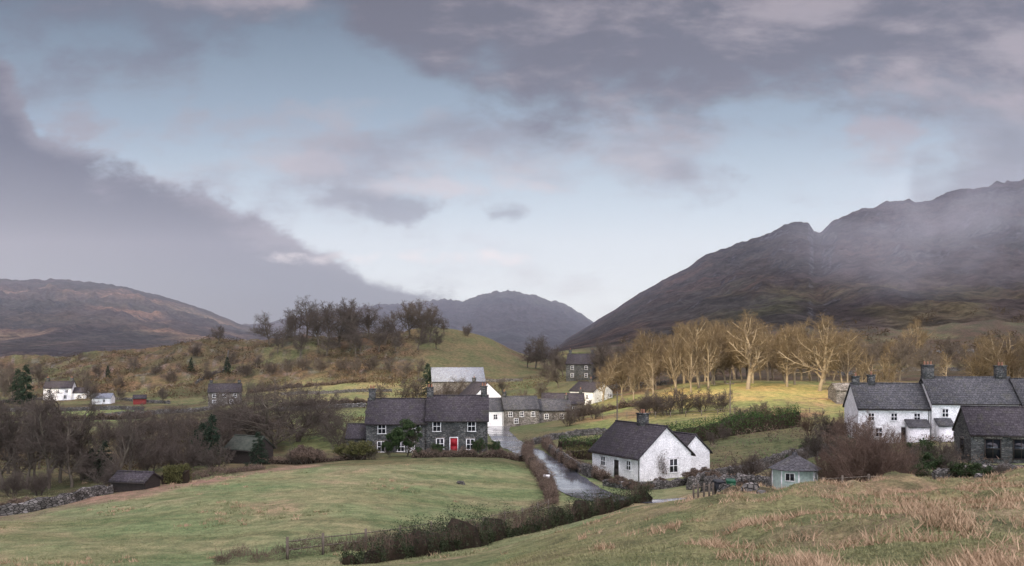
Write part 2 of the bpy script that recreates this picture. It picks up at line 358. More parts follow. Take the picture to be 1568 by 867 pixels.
c=blend(c,sstep(1000,1300,Y)*(1-sstep(2200,2500,Y))*(1-sstep(330,400,PXa))*sstep(0,.3,fbm(X/300,Y/300,3,69)),(.19,.135,.09))  # sun patches on the left fell, painted as lighter ground colour
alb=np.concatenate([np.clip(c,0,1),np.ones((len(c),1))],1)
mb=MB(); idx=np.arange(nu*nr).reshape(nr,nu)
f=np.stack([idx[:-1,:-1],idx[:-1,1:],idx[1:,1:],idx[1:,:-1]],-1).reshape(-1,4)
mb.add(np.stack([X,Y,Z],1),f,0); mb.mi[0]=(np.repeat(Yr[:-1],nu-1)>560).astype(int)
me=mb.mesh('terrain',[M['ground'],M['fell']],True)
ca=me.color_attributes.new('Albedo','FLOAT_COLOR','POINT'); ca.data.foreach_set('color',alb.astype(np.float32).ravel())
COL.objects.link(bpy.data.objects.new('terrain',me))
print('terrain',time.time()-T0)

def strip(name,path,zz,w,mat,dz=0):
    t=np.gradient(path,axis=0); t/=np.linalg.norm(t,axis=1)[:,None]; nrm=np.stack([-t[:,1],t[:,0]],1); vs=[]
    offs=[-w/2,-w/4,0,w/4,w/2]
    for k,o in enumerate(offs):
        p=path+nrm*(o+(0 if abs(o)<w/2 else 1)*fbm(path[:,0:1]*.3,path[:,1:2]*.3,2,3)*.35); vs.append(np.concatenate([p,(zz+dz-.04*(o/(w/2))**2)[:,None]],1))
    v=np.stack(vs,1).reshape(-1,3); n=len(path); k=len(offs); id=np.arange(n*k).reshape(n,k)
    f=np.stack([id[:-1,:-1],id[:-1,1:],id[1:,1:],id[1:,:-1]],-1).reshape(-1,4)[:,::-1]
    m=MB(); m.add(v,f); return m.obj(name,[mat],True)
strip('road',road,rz,4.8,M['road'],.0)

# ------------------------------------------------------------ walls / hedges / fences
def wallmesh(mb,path,h,w,mi=0,jit=.06,step=.55,top=.12,base=.6,lump=0):
    P=smooth_path(path,step); z=H(P[:,0],P[:,1]); n=len(P)
    t=np.gradient(P,axis=0); t/=np.linalg.norm(t,axis=1)[:,None]+1e-9; nr_=np.stack([-t[:,1],t[:,0]],1)
    lp=1+lump*fbm(P[:,0]*.55,P[:,1]*.55,3,90)*2
    prof=[(-.5,-base),(-.46,h*.35),(-.42,h*.7),(-.30,h),(.30,h),(.42,h*.7),(.46,h*.35),(.5,-base)]
    vs=[]
    for o,zz in prof:
        p=P+nr_*(o*w*lp)[:,None]+R.normal(0,jit,(n,2))
        q=z+(zz*lp if zz>0 else zz)+(R.normal(0,top,n) if zz>=h else R.normal(0,jit*.3,n))
        vs.append(np.concatenate([p,q[:,None]],1))
    k=len(prof); v=np.stack(vs,1).reshape(-1,3); id=np.arange(n*k).reshape(n,k)
    f=np.stack([id[:-1,:-1],id[1:,:-1],id[1:,1:],id[:-1,1:]],-1).reshape(-1,4)
    mb.add(v,f,mi); mb.add(v[:k],[list(range(k))],mi); mb.add(v[-k:],[list(range(k))[::-1]],mi)
def wall(path,h=1.2,w=.55,name='dry_stone_wall',mat='drystone'):
    mb=MB(); wallmesh(mb,path,h,w); mb.obj(name,[M[mat]])
def hedge(path,h,w,dens,leaf,mat,name='hedge',elong=1,core=True,rag=.25,shoots=0):
    mb=MB()
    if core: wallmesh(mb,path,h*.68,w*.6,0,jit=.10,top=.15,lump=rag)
    P=smooth_path(path,.5); L=np.linalg.norm(np.diff(P,axis=0),axis=1).sum(); n=int(L*dens)
    t=R.uniform(0,len(P)-1.001,n); i=t.astype(int); fr=(t-i)[:,None]; p=P[i]*(1-fr)+P[i+1]*fr
    tt=P[i+1]-P[i]; tt/=np.linalg.norm(tt,axis=1)[:,None]; nn=np.stack([-tt[:,1],tt[:,0]],1)
    ang=R.uniform(0,np.pi,n); rad=R.uniform(.68,1.02,n)+np.abs(R.normal(0,.08,n))
    lump=1+rag*fbm(p[:,0]*.55,p[:,1]*.55,3,90)*2+rag*.8*fbm(p[:,0]*1.7,p[:,1]*1.7,2,91)
    ox=np.cos(ang); oz=np.sin(ang); ox=np.sign(ox)*np.abs(ox)**.6; oz=oz**.7
    q=p+nn*(ox*w*.5*rad*lump)[:,None]; z=H(q[:,0],q[:,1])+oz*h*rad*lump
    mb.leaves(np.concatenate([q,z[:,None]],1),leaf,1 if core else 0,elong,.3)
    if shoots:
        k=int(L*shoots); t=R.uniform(0,len(P)-1.001,k); i=t.astype(int); p=P[i]+R.normal(0,w*.22,(k,2)); zz=H(p[:,0],p[:,1])+h*.6
        a=np.concatenate([p,zz[:,None]],1); b=a+R.normal(0,.14,(k,3))+np.array([0,0,1])*R.uniform(.4,.95,k)[:,None]*h*.8
        mb.tubes(a,b,np.full(k,.012),np.full(k,.006),0 if not core else 2)
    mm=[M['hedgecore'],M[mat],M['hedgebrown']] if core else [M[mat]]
    return mb.obj(name,mm)
def fence(path,h=1.1,sp=2.2,name='post_and_rail_fence',rails=2):
    mb=MB(); P=smooth_path(path,sp); z=H(P[:,0],P[:,1])
    for (x,y),zz in zip(P,z): mb.box(x-.06,x+.06,y-.06,y+.06,zz-.3,zz+h+R.uniform(-.05,.08))
    for k in range(rails):
        hh=h*(.85-.4*k); a=np.concatenate([P[:-1],(z[:-1]+hh)[:,None]],1); b=np.concatenate([P[1:],(z[1:]+hh)[:,None]],1)
        mb.tubes(a,b,np.full(len(a),.03),np.full(len(a),.03),k=4)
    mb.obj(name,[M['wood']])

# ------------------------------------------------------------ houses
def house(name,px,d,yaw,L,W,eave,ridge,wall='white',roof='slate',wins=(),doors=(),chim=(),parent=None,off=(0,0,0),z=None,ov=.3,frame='frame',porch=None,dz=0):
    if parent is None:
        x,y=PX(px,d); zz=Hs(x,y) if z is None else z
        e=bpy.data.objects.new(name,None); COL.objects.link(e); e.location=(x,y,zz+dz); e.rotation_euler=(0,0,math.radians(yaw)); e.empty_display_size=1
    else: e=parent
    h=L/2; w=W/2
    def fin(mb,nm,mats,sm=False):
        o=mb.obj(nm,mats,sm,e); o.location=off; return o
    mb=MB(); v=[]
    for sx in(-h,h): v+=[(sx,-w,-3),(sx,w,-3),(sx,w,eave),(sx,0,ridge),(sx,-w,eave)]
    mb.add(v,[[4,3,2,1,0],[5,6,7,8,9]]); mb.add(v,[[0,5,9,4],[2,7,6,1]]); fin(mb,'walls',[M[wall]])
    mb=MB(); sl=(ridge-eave)/w; th=.16
    for sg in(-1,1):
        yb=sg*(w+ov); zb=eave-ov*sl
        a=[(-h-ov*.6,yb,zb+.03),(h+ov*.6,yb,zb+.03),(h+ov*.6,0,ridge+.03),(-h-ov*.6,0,ridge+.03)]
        b_=[(p[0],p[1],p[2]+th) for p in a]; vv=a+b_
        mb.add(vv,[[0,1,2,3],[7,6,5,4],[0,4,5,1],[1,5,6,2],[3,7,4,0]])
    mb.box(-h-ov*.62,h+ov*.62,-.14,.14,ridge+th-.03,ridge+th+.09)
    fin(mb,'roof',[M[roof]])
    mgut=MB()
    for sg in(-1,1):
        yb=sg*(w+ov+.05); zb=eave-ov*sl+.02; mgut.box(-h-ov*.5,h+ov*.5,yb-.055,yb+.055,zb-.06,zb+.05)
        mgut.box(h-.25,h-.17,sg*(w+.02)-.04,sg*(w+.02)+.04,-.5,zb-.07)
    fin(mgut,'gutters',[M['darkframe']])
    mf=MB(); mg=MB(); ms=MB()
    def fm(face):
        if face=='F': return Matrix.Translation((0,-w,0))
        if face=='B': return Matrix.Translation((0,w,0))@Matrix.Rotation(math.pi,4,'Z')
        if face=='R': return Matrix.Translation((h,0,0))@Matrix.Rotation(math.pi/2,4,'Z')
        return Matrix.Translation((-h,0,0))@Matrix.Rotation(-math.pi/2,4,'Z')
    for wn in wins:
        face,a,zc,ww,hh=wn[:5]; M4=fm(face)@Matrix.Translation((a,0,zc)); x=ww/2;y=hh/2;t=.085
        mg.box(-x,x,-.02,.05,-y,y,0,M4)
        mf.box(-x-.02,-x+t,-.07,.03,-y,y,0,M4); mf.box(x-t,x+.02,-.07,.03,-y,y,0,M4)
        mf.box(-x-.02,x+.02,-.072,.03,y,y+t,0,M4); mf.box(-x+t,x-t,-.068,.03,-.035,.035,0,M4)
        mf.box(-.03,.03,-.066,.03,-y,y,0,M4); mf.box(-x-.1,x+.1,-.13,.03,-y-.1,-y,0,M4)
        ms.box(-x-.18,x+.18,-.05,.03,y+t,y+t+.2,0,M4)
    if wins: fin(mf,'window_frames',[M[frame]]); fin(mg,'window_glass',[M['glass']]); fin(ms,'lintels',[M['stone_light'] if wall!='white' else M['white']])
    for dn in doors:
        face,a,ww,hh,mt=dn; M4=fm(face)@Matrix.Translation((a,0,0)); m2=MB()
        m2.box(-ww/2,ww/2,-.03,.03,-.1,hh,0,M4); m2.box(-ww/2+.12,ww/2-.12,-.05,-.03,.2,hh*.45,0,M4); m2.box(-ww/2+.12,ww/2-.12,-.05,-.03,hh*.52,hh-.15,0,M4)
        fin(m2,'door',[M[mt]]); m3=MB()
        m3.box(-ww/2-.1,-ww/2,-.08,.03,-.1,hh+.1,0,M4); m3.box(ww/2,ww/2+.1,-.08,.03,-.1,hh+.1,0,M4); m3.box(-ww/2-.1,ww/2+.1,-.082,.03,hh+.1,hh+.22,0,M4)
        fin(m3,'door_frame',[M['frame']])
    if chim:
        mc=MB()
        for cxx,ch,cw in chim:
            mc.box(cxx-cw/2,cxx+cw/2,-.38,.38,ridge-.8,ridge+ch,0); mc.box(cxx-cw/2-.09,cxx+cw/2+.09,-.47,.47,ridge+ch,ridge+ch+.14,0)
            k=max(1,int(cw/.5))
            for q in range(k): mc.cyl(cxx+(q-(k-1)/2)*.42,0,ridge+ch+.14,ridge+ch+.6,.14,.11,8,1)
        fin(mc,'chimney',[M['stone'],M['pot']])
    if porch:
        face,a,pw,pd,ph=porch; M4=fm(face)@Matrix.Translation((a,0,0)); mp=MB()
        mp.box(-pw/2,pw/2,-pd,-.01,-2,ph,0,M4)
        vv=[M4@Vector(p) for p in[(-pw/2-.2,-pd-.2,ph),(pw/2+.2,-pd-.2,ph),(pw/2+.2,-.01,ph+.9),(-pw/2-.2,-.01,ph+.9),(-pw/2-.2,-pd-.2,ph+.12),(pw/2+.2,-pd-.2,ph+.12),(pw/2+.2,-.01,ph+1.02),(-pw/2-.2,-.01,ph+1.02)]]
        mp.add([tuple(p) for p in vv],[[3,2,1,0],[4,5,6,7],[0,1,5,4],[1,2,6,5],[3,0,4,7]],1); fin(mp,'porch',[M[wall],M[roof]])
    return e

e=house('stone_house',701,139,2,9.3,7.6,5.1,8.5,'stone','slate',
  wins=[('F',-3.1,4.1,1.25,1.45),('F',2.2,4.1,1.25,1.45),('F',-2.6,1.45,1.2,1.5),('F',2.0,1.35,1.25,1.5)],doors=[('F',-.5,1.1,2.25,'red')],chim=[(-4.3,1.3,1.0),(4.1,1.5,1.0)],ov=.35,dz=.2)
house('',0,0,0,9.2,7.4,4.75,8.1,'stone','slate',wins=[('F',-2.2,3.85,1.25,1.45),('F',3.0,3.85,1.25,1.45),('F',-2.3,1.1,1.2,1.5),('F',.7,1.1,1.1,1.4)],doors=[('F',2.2,1.0,2.0,'frame')],chim=[(-4.1,1.6,1.0)],parent=e,off=(-9.255,.12,-.1),ov=.35)
house('',0,0,0,3.2,5,2.4,4.2,'stone','slate',parent=e,off=(-15.5,.8,-.2))
e=house('white_cottage',981,107,-60,9.4,7.6,2.85,6.0,'white','slate',wins=[('R',1.1,1.5,1.3,1.5),('F',-2.4,1.6,1,1.0),('F',2.6,1.6,.9,1.0)],doors=[('F',0.3,.95,2,'darkframe')],chim=[(.4,1.3,1.4)],frame='frame',ov=.45,dz=.1)
house('',0,0,0,6.5,4.6,2.6,4.6,'white','slate',parent=e,off=(-.4,6.12,0))
mb=MB(); q=R.normal(size=(1400,3))*np.array([.05,.45,.8]); q[:,1]-=.55+.2*np.sin(q[:,2]*2); q[:,2]=np.clip(q[:,2]+1.5,0,3.4); q[:,0]=np.abs(q[:,0])+4.74
mb.leaves(q,.07,0,3,.5); mb.obj('wall_creeper',[M['hedgebrown']],parent=e)
e=house('white_terrace_house',1478,122,-5,11.4,7,5.3,8.5,'white','slate_grey',wins=[('F',-4,3.9,.9,1.0),('F',-1.2,3.9,.9,1.0),('F',1.8,3.9,.9,1.0),('F',-2.6,1.4,1.0,1.2),('F',3,1.4,1.0,1.2)],doors=[('F',.6,1,2,'darkframe')],chim=[(-5.0,1.7,1.5),(4.6,1.6,1.4)],porch=('F',-4.4,1.8,1.4,2.2),z=-12.0)
house('',0,0,0,9.4,6.6,4.6,7.7,'white','slate_grey',wins=[('F',-3,3.4,.9,.9),('F',0,3.4,.9,.9),('F',3,3.4,.9,.9),('F',-2,1.3,1,1.1)],doors=[('F',1.4,1,2,'darkframe')],chim=[(-4.1,1.0,.9),(-2.0,1.2,.9)],parent=e,off=(-10.45,.35,-.1),porch=('F',2.8,2.6,1.5,2.1))
house('',0,0,0,7,7,5.0,8.3,'stone_light','slate_grey',chim=[(1.5,1.8,1.1)],parent=e,off=(9.25,-.6,0),wins=[('F',0,3.8,1,1)])
house('stone_barn',1545,98,-12,9.5,6.5,3.1,5.7,'stone','slate',wins=[('F',-2.6,1.5,1.6,2.0),('F',0.2,1.5,1.6,2.0),('F',2.8,1.5,1.4,2.0),('L',0,1.6,1.2,1.2)],frame='darkframe')
e=house('white_farmhouse',92,322,12,9.5,6,4.4,6.6,'white','slate',wins=[('F',-3,3.2,1,1.1),('F',0,3.2,1,1.1),('F',3,3.2,1,1.1),('F',-2.5,1.1,1.1,1.2),('F',2.5,1.1,1.1,1.2)],chim=[(-4,1.2,1),(4,1.2,1)])
house('',0,0,0,4.5,5,2.6,4.2,'white','slate',parent=e,off=(7.05,.2,0),wins=[('F',0,1.3,1,1)])
house('white_outbuilding',158,305,5,6.5,4,2.1,3.4,'white','slate_lite',wins=[('F',1,1.1,.9,.8)])
house('red_shed',214,300,20,4,3,2,3,'redshed','slate')
house('stone_cottage',345,272,14,9.5,6.5,4.0,6.3,'stone_light','slate',wins=[('F',-3,2.9,1,1),('F',0,2.9,1,1),('F',3,2.9,1,1),('F',-3,1,1,1),('F',2,1,1,1)],chim=[(-4.1,1.1,.9),(4.1,1.1,.9)])
house('grey_roofed_barn',700,292,8,17,13,5.4,9.6,'stone_light','slate_lite')
house('white_house',735,236,-62,9,8,4.8,8.3,'white','slate',wins=[('R',-1.5,3.8,1,1.1)],chim=[(-3.6,1.1,.9)],ov=.2,dz=.3)
house('white_lean_house',752,222,4,6.5,5,2.6,4.4,'white','slate_grey',wins=[('F',-1.5,1.3,1,1)])
house('slate_outhouse',690,232,0,9,5,2.6,4.4,'stone','slate')
e=house('cottage_row',795,205,10,8,6.5,3.5,6.1,'stone_light','slate_grey',wins=[('F',-2.6,2.3,.9,1),('F',0,2.3,.9,1),('F',2.6,2.3,.9,1),('F',-1.3,.8,1,1)],chim=[(-3.5,1.1,.8)],dz=.5)
house('',0,0,0,7,6.4,3.0,5.5,'white','slate_grey',parent=e,off=(-7.55,.8,.2),wins=[('F',-1,1.5,1,1),('F',1.6,1.5,1,1)])
house('',0,0,0,8,6.0,3.0,5.3,'stone_light','slate_grey',parent=e,off=(8.05,1.2,0),wins=[('F',-2,1.6,1,1),('F',1.6,1.6,1,1)],chim=[(3.4,1.0,.8)])
house('stone_terrace',862,215,-8,10,6,2.8,5.0,'stone_light','slate',wins=[('F',-3,1.6,1,1),('F',0,1.6,1,1),('F',3,1.6,1,1)],chim=[(4.3,1,.8)])
house('white_bungalow',905,236,-50,9,7,3.0,5.2,'white','slate',wins=[('F',-2,1.5,1.1,1),('R',0,1.5,1,1),('F',2,1.5,1,1)],chim=[(0,.9,.9)],dz=.3)
house('stone_villa',890,318,-15,9.5,8,5.6,9.0,'stone','slate',wins=[('F',-2.5,4.2,1.1,1.2),('F',2.5,4.2,1.1,1.2),('F',-2.5,1.5,1.1,1.2),('F',2.5,1.5,1.1,1.2)],chim=[(-4,1.5,.9),(4,1.5,.9)])
house('field_barn',1315,186,-4,11,6,2.6,3.9,'stone_light','stone_light',ov=.1)
house('timber_shed',382,126,-28,5.2,4,2.2,3.7,'darkframe','greenroof',doors=[('L',0,1.0,1.9,'wood')])
house('black_shed',208,94,-12,4.0,2.6,1.0,1.7,'darkframe','slate',ov=.25)

x,y=PX(1217,66)
e=bpy.data.objects.new('summerhouse',None); COL.objects.link(e); e.location=(x,y,-9.75); e.rotation_euler=(0,0,.25)
mb=MB(); k=8; a=np.arange(k)*2*np.pi/k+np.pi/8; r=1.6
mb.add(np.concatenate([np.stack([r*np.cos(a),r*np.sin(a),a*0-2],1),np.stack([r*np.cos(a),r*np.sin(a),a*0+1.25],1)]),[[i,(i+1)%k,k+(i+1)%k,k+i] for i in range(k)]); mb.obj('walls',[M['mint']],parent=e)
mb=MB(); r2=1.95
mb.add(np.concatenate([np.stack([r2*np.cos(a),r2*np.sin(a),a*0+1.15],1),[[0,0,2.25]]]),[[i,(i+1)%k,8] for i in range(k)])
mb.add(np.stack([r2*np.cos(a),r2*np.sin(a),a*0+1.13],1),[list(range(k))[::-1]])
mb.cyl(0,0,2.15,2.35,.22,.16,8); mb.cyl(0,0,2.35,2.6,.05,.02,6); mb.obj('roof',[M['slate_grey']],parent=e)
mb=MB(); mg=MB()
for i in range(0,k):
    am=a[i]+np.pi/8; M4=Matrix.Rotation(am,4,'Z')@Matrix.Translation((r*math.cos(np.pi/8),0,0))
    mb.box(-.02,.05,-.64,-.56,-.4,1.12,0,M4)
    if i%2: continue
    mg.box(-.02,.02,-.3,.3,.4,.9,0,M4); mb.box(-.02,.05,-.36,-.3,.35,.96,0,M4); mb.box(-.02,.05,.3,.36,.35,.96,0,M4); mb.box(-.02,.052,-.36,.36,.9,.96,0,M4); mb.box(-.02,.052,-.36,.36,.34,.4,0,M4); mb.box(-.02,.048,-.02,.02,.4,.9,0,M4)
mb.obj('window_frames',[M['frame']],parent=e); mg.obj('window_glass',[M['glass']],parent=e)

def bin_(px,d,mt,yaw,dz=0):
    x,y=PX(px,d); e=bpy.data.objects.new('wheelie_bin',None); COL.objects.link(e); e.location=(x,y,Hs(x,y)+dz); e.rotation_euler=(0,0,yaw)
    mb=MB(); v=[(-.24,-.28,.06),(.24,-.28,.06),(.24,.28,.06),(-.24,.28,.06),(-.3,-.36,1.0),(.3,-.36,1.0),(.3,.36,1.0),(-.3,.36,1.0)]
    mb.add(v,[[3,2,1,0],[4,5,6,7],[0,1,5,4],[1,2,6,5],[2,3,7,6],[3,0,4,7]]); mb.obj('body',[M[mt]],parent=e)
    mb=MB(); v=[(-.33,-.40,1.0),(.33,-.40,1.0),(.33,.40,1.0),(-.33,.40,1.0),(-.28,-.32,1.08),(.28,-.32,1.08),(.28,.40,1.14),(-.28,.40,1.14)]
    mb.add(v,[[3,2,1,0],[4,5,6,7],[0,1,5,4],[1,2,6,5],[2,3,7,6],[3,0,4,7]]); mb.box(-.25,.25,.40,.46,1.0,1.05); mb.obj('lid',[M[mt]],parent=e)
    mb=MB(); a=np.arange(10)*2*np.pi/10
    for sx in(-.3,.24):
        v=np.concatenate([np.stack([a*0+sx,.3+.1*np.cos(a),.1+.1*np.sin(a)],1),np.stack([a*0+sx+.06,.3+.1*np.cos(a),.1+.1*np.sin(a)],1)])
        mb.add(v,[[i,(i+1)%10,10+(i+1)%10,10+i] for i in range(10)]); mb.add(v[:10],[list(range(10))]); mb.add(v[10:],[list(range(10))])
    mb.obj('wheels',[M['plastic_b']],parent=e)
bin_(1101,61,'plastic_b',.2,0); bin_(1119,60,'plastic_g',-.15,0); bin_(1113,90,'plastic_b',.1)
x,y=PX(846,92); e=bpy.data.objects.new('road_sign',None); COL.objects.link(e); e.location=(x-.6,y,Hs(x-.6,y)); mb=MB(); mb.cyl(-.25,0,-.2,1.75,.035,.035,8); mb.cyl(.25,0,-.2,1.75,.035,.035,8); mb.obj('posts',[M['wood']],parent=e)
mb=MB(); mb.box(-.32,.32,-.06,-.04,1.35,1.7); mb.obj('panel',[M['frame']],parent=e)
for px,d,h in((945,150,8),(421,250,8.5),(1118,165,7)):
    x,y=PX(px,d); e=bpy.data.objects.new('utility_pole',None); COL.objects.link(e); e.location=(x,y,Hs(x,y)); mb=MB(); mb.cyl(0,0,-.5,h,.14,.10,8); mb.obj('pole',[M['wood']],parent=e)
    mb=MB(); mb.box(-.8,.8,.11,.2,h-.6,h-.48); mb.cyl(-.7,.15,h-.48,h-.3,.04,.03,6); mb.cyl(.7,.15,h-.48,h-.3,.04,.03,6); mb.obj('crossarm',[M['wood']],parent=e)
print('houses',time.time()-T0)

# ------------------------------------------------------------ walls & hedges placement
wall([(-60,78),(60,82),(170,92)],1.0)
wall([(905,104),(880,112),(860,122),(842,132)],1.3)
wall([(1075,84),(1110,86),(1150,84),(1200,78)],1.6,.7)
wall([(1055,92),(1120,100),(1200,112),(1290,118)],1.4,.6)
wall([(815,150),(870,158),(930,160),(980,160)],1.1)
wall([(925,97),(965,95),(1010,95),(1060,98)],.8,.5)
wall([(420,232),(500,236),(560,240)],1.1); wall([(150,236),(260,246),(330,256)],1.1); wall([(0,262),(120,268),(220,262)],1.1)
wall([(430,300),(520,292),(600,300)],1.0); wall([(1430,84),(1500,86),(1580,84)],1.2); wall([(560,216),(640,222)],1.1)
wall([(-20,300),(60,318),(140,322),(260,300)],1.0); wall([(880,262),(960,268),(1020,250)],1.1)
wall([(300,345),(340,370),(350,400)],1.1); wall([(640,330),(720,340),(800,335)],1.0)
wall([(1280,290),(1400,300),(1600,290)],1.2); wall([(1350,400),(1460,420),(1620,400)],1.2)
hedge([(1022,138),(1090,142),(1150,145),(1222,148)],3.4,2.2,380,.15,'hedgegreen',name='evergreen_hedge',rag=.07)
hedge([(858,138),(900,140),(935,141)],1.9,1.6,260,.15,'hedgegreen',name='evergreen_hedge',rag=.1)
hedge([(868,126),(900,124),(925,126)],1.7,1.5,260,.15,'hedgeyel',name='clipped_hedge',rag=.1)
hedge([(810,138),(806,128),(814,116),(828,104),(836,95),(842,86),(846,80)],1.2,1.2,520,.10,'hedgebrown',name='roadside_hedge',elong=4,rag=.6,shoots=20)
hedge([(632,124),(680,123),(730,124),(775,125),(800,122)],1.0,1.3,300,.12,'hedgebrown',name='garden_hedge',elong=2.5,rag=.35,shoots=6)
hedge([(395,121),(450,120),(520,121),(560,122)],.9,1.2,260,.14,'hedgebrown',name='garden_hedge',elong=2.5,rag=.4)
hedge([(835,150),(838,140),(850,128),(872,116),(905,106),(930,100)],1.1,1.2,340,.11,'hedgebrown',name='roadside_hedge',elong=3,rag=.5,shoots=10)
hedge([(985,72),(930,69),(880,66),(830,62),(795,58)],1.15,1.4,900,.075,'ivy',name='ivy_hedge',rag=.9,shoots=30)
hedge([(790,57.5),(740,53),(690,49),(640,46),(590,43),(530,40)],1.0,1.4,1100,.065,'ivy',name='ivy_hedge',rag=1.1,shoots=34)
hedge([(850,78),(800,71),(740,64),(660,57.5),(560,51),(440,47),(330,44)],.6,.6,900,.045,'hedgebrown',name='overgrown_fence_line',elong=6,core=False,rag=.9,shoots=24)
fence([(840,74),(800,70),(740,63),(660,57),(560,50.5),(440,46.5)],1.1,3.0)
fence([(880,190),(960,178),(1050,172),(1150,170),(1260,168)],1.1,3.0); fence([(900,150),(980,158),(1080,164)],1.1,3.0)
fence([(40,210),(160,214),(280,218)],1.1,3); fence([(1062,62),(1078,61),(1092,61)],1.0,.9)
fence([(1260,60),(1330,58),(1400,59)],1.0,1.8)
hedge([(0,87),(80,89),(180,95),(300,103),(400,112)],.6,2.4,420,.12,'hedgebrown',name='rough_grass_bank',elong=4,core=False,rag=.9)
hedge([(250,97),(268,97.4),(286,97)],1.9,1.9,1200,.13,'hedgeyel',name='clipped_hedge_block',rag=.05)
hedge([(1105,156),(1160,158),(1215,155)],1.2,2.2,260,.2,'hedgebrown',name='shrub_border',elong=3,rag=.5)
for pth in ([(-40,225),(80,222),(190,228),(230,236)],[(200,190),(300,196),(400,200)],[(430,245),(520,248),(600,252)],[(380,320),(470,322),(560,330)],[(880,200),(960,198),(1010,190)]):
    hedge(pth,1.5,1.5,150,.22,'hedgebrown',name='field_hedge',elong=3,rag=.6)

# ------------------------------------------------------------ trees
def norm(a):
    l=math.sqrt(a[0]**2+a[1]**2+a[2]**2)+1e-9; return (a[0]/l,a[1]/l,a[2]/l)
def growtree(seed,Hh=10.0,trunk=.25,spread=(55,50,45,45),ratio=(.62,.55,.5,.45),nseg=(7,5,4,3,1),kids=(2,2,2,1),curv=(.07,.16,.22,.3,.3),up=(.0,.10,.06,.03,0),r0=.28,stems=1,maxlev=4,twig=.012,ex=.3):
    rg=random.Random(seed); S=[]
    def grow(p,d,L,r,lev):
        n=nseg[lev]; st=L/n; rr=r
        for i in range(n):
            c=curv[lev]; d=norm((d[0]+rg.gauss(0,c),d[1]+rg.gauss(0,c),d[2]+rg.gauss(0,c)+up[lev]))
            q=(p[0]+d[0]*st,p[1]+d[1]*st,p[2]+d[2]*st); r1=max(twig,rr*(1-.75/n)) 
            S.append((p,q,rr,r1)); p=q; rr=r1
            if lev<maxlev and (lev>0 or (i+1)/n>=trunk):
                k=kids[lev]+(1 if rg.random()<ex else 0)
                for _ in range(k):
                    an=math.radians(spread[lev]+rg.gauss(0,12)); az=rg.uniform(0,2*math.pi)
                    rf=(0,0,1) if abs(d[2])<.9 else (1,0,0)
                    a=norm((d[1]*rf[2]-d[2]*rf[1],d[2]*rf[0]-d[0]*rf[2],d[0]*rf[1]-d[1]*rf[0])); b=(d[1]*a[2]-d[2]*a[1],d[2]*a[0]-d[0]*a[2],d[0]*a[1]-d[1]*a[0])
                    s_,c_=math.sin(an),math.cos(an); ca,sa=math.cos(az),math.sin(az)
                    nd=tuple(d[j]*c_+(a[j]*ca+b[j]*sa)*s_ for j in range(3))
                    pos=(i+1)/n
                    grow(q,nd,L*ratio[lev]*(1.15-.55*pos)*rg.uniform(.75,1.2),max(twig,rr*.62),lev+1)
    for k in range(stems):
        if stems==1: grow((0,0,-.3),(0,0,1),Hh*.72,r0,0)
        else:
            a=rg.uniform(0,6.28); t=rg.uniform(.1,.6); grow((math.cos(a)*.2,math.sin(a)*.2,-.2),norm((math.cos(a)*t,math.sin(a)*t,1)),Hh*.7*rg.uniform(.7,1.05),r0*rg.uniform(.6,1),0)
    P0=np.array([s[0] for s in S]);P1=np.array([s[1] for s in S]);R0=np.array([s[2] for s in S]);R1=np.array([s[3] for s in S])
    sc=Hh/np.percentile(P1[:,2],99.7); P0*=sc;P1*=sc
    return P0,P1,R0,R1
def treemesh(name,mat,twm,**k):
    P0,P1,R0,R1=growtree(**k); mb=MB(); big=R0>.045
    mb.tubes(P0[big],P1[big],R0[big],R1[big],0,k=6); mb.tubes(P0[~big],P1[~big],R0[~big],R1[~big],1,k=3); return mb.mesh(name,[M[mat],M[twm]])
PR={}
for i in range(4):
    PR['oak%d'%i]=treemesh('oak_mesh','bark','twig',seed=10+i,Hh=16,trunk=.22,spread=(56,50,45,45),r0=.42,twig=.012,kids=(2,2,2,1),ex=.42)
for i in range(6):
    PR['gold%d'%i]=treemesh('gold_tree_mesh','barkgold','twiggold',seed=30+i,Hh=17,trunk=.16,nseg=(9,5,4,3,1),spread=(48,44,42,42),kids=(2,2,2,1),ex=.22,up=(.0,.15,.09,.04,0),r0=.36,twig=.0075,ratio=(.42,.55,.52,.5) if i%2 else (.56,.56,.52,.5))
for i in range(3):
    PR['slim%d'%i]=treemesh('slim_tree_mesh','bark','twig',seed=50+i,Hh=10,trunk=.15,nseg=(9,5,4,3,1),spread=(38,38,40,40),up=(.02,.14,.08,.03,0),r0=.17,twig=.009,ratio=(.36,.5,.5,.45),kids=(2,2,1,1))
for i in range(2):
    PR['wide%d'%i]=treemesh('wide_tree_mesh','bark','twig',seed=60+i,Hh=10,stems=3,trunk=.1,spread=(55,50,45,45),r0=.26,twig=.0095,nseg=(5,4,4,3,1),curv=(.14,.2,.25,.3,.3),kids=(2,2,2,1))
for i in range(3):
    PR['shrub%d'%i]=treemesh('shrub_mesh','barkred','barkred',seed=70+i,Hh=4,stems=7,trunk=.15,spread=(32,34,38,40),r0=.05,twig=.005,nseg=(5,4,3,2,1),maxlev=3,curv=(.1,.16,.2,.3,.3),ratio=(.5,.5,.5,.4),up=(.03,.12,.06,0,0))
for i in range(2):
    PR['bshrub%d'%i]=treemesh('bare_shrub_mesh','bark','twig',seed=80+i,Hh=4,stems=7,trunk=.15,spread=(38,38,38,40),r0=.06,twig=.008,nseg=(5,4,3,2,1),maxlev=3,curv=(.1,.16,.2,.3,.3),ratio=(.5,.5,.5,.4),up=(.03,.10,.06,0,0))
print('protos',time.time()-T0)
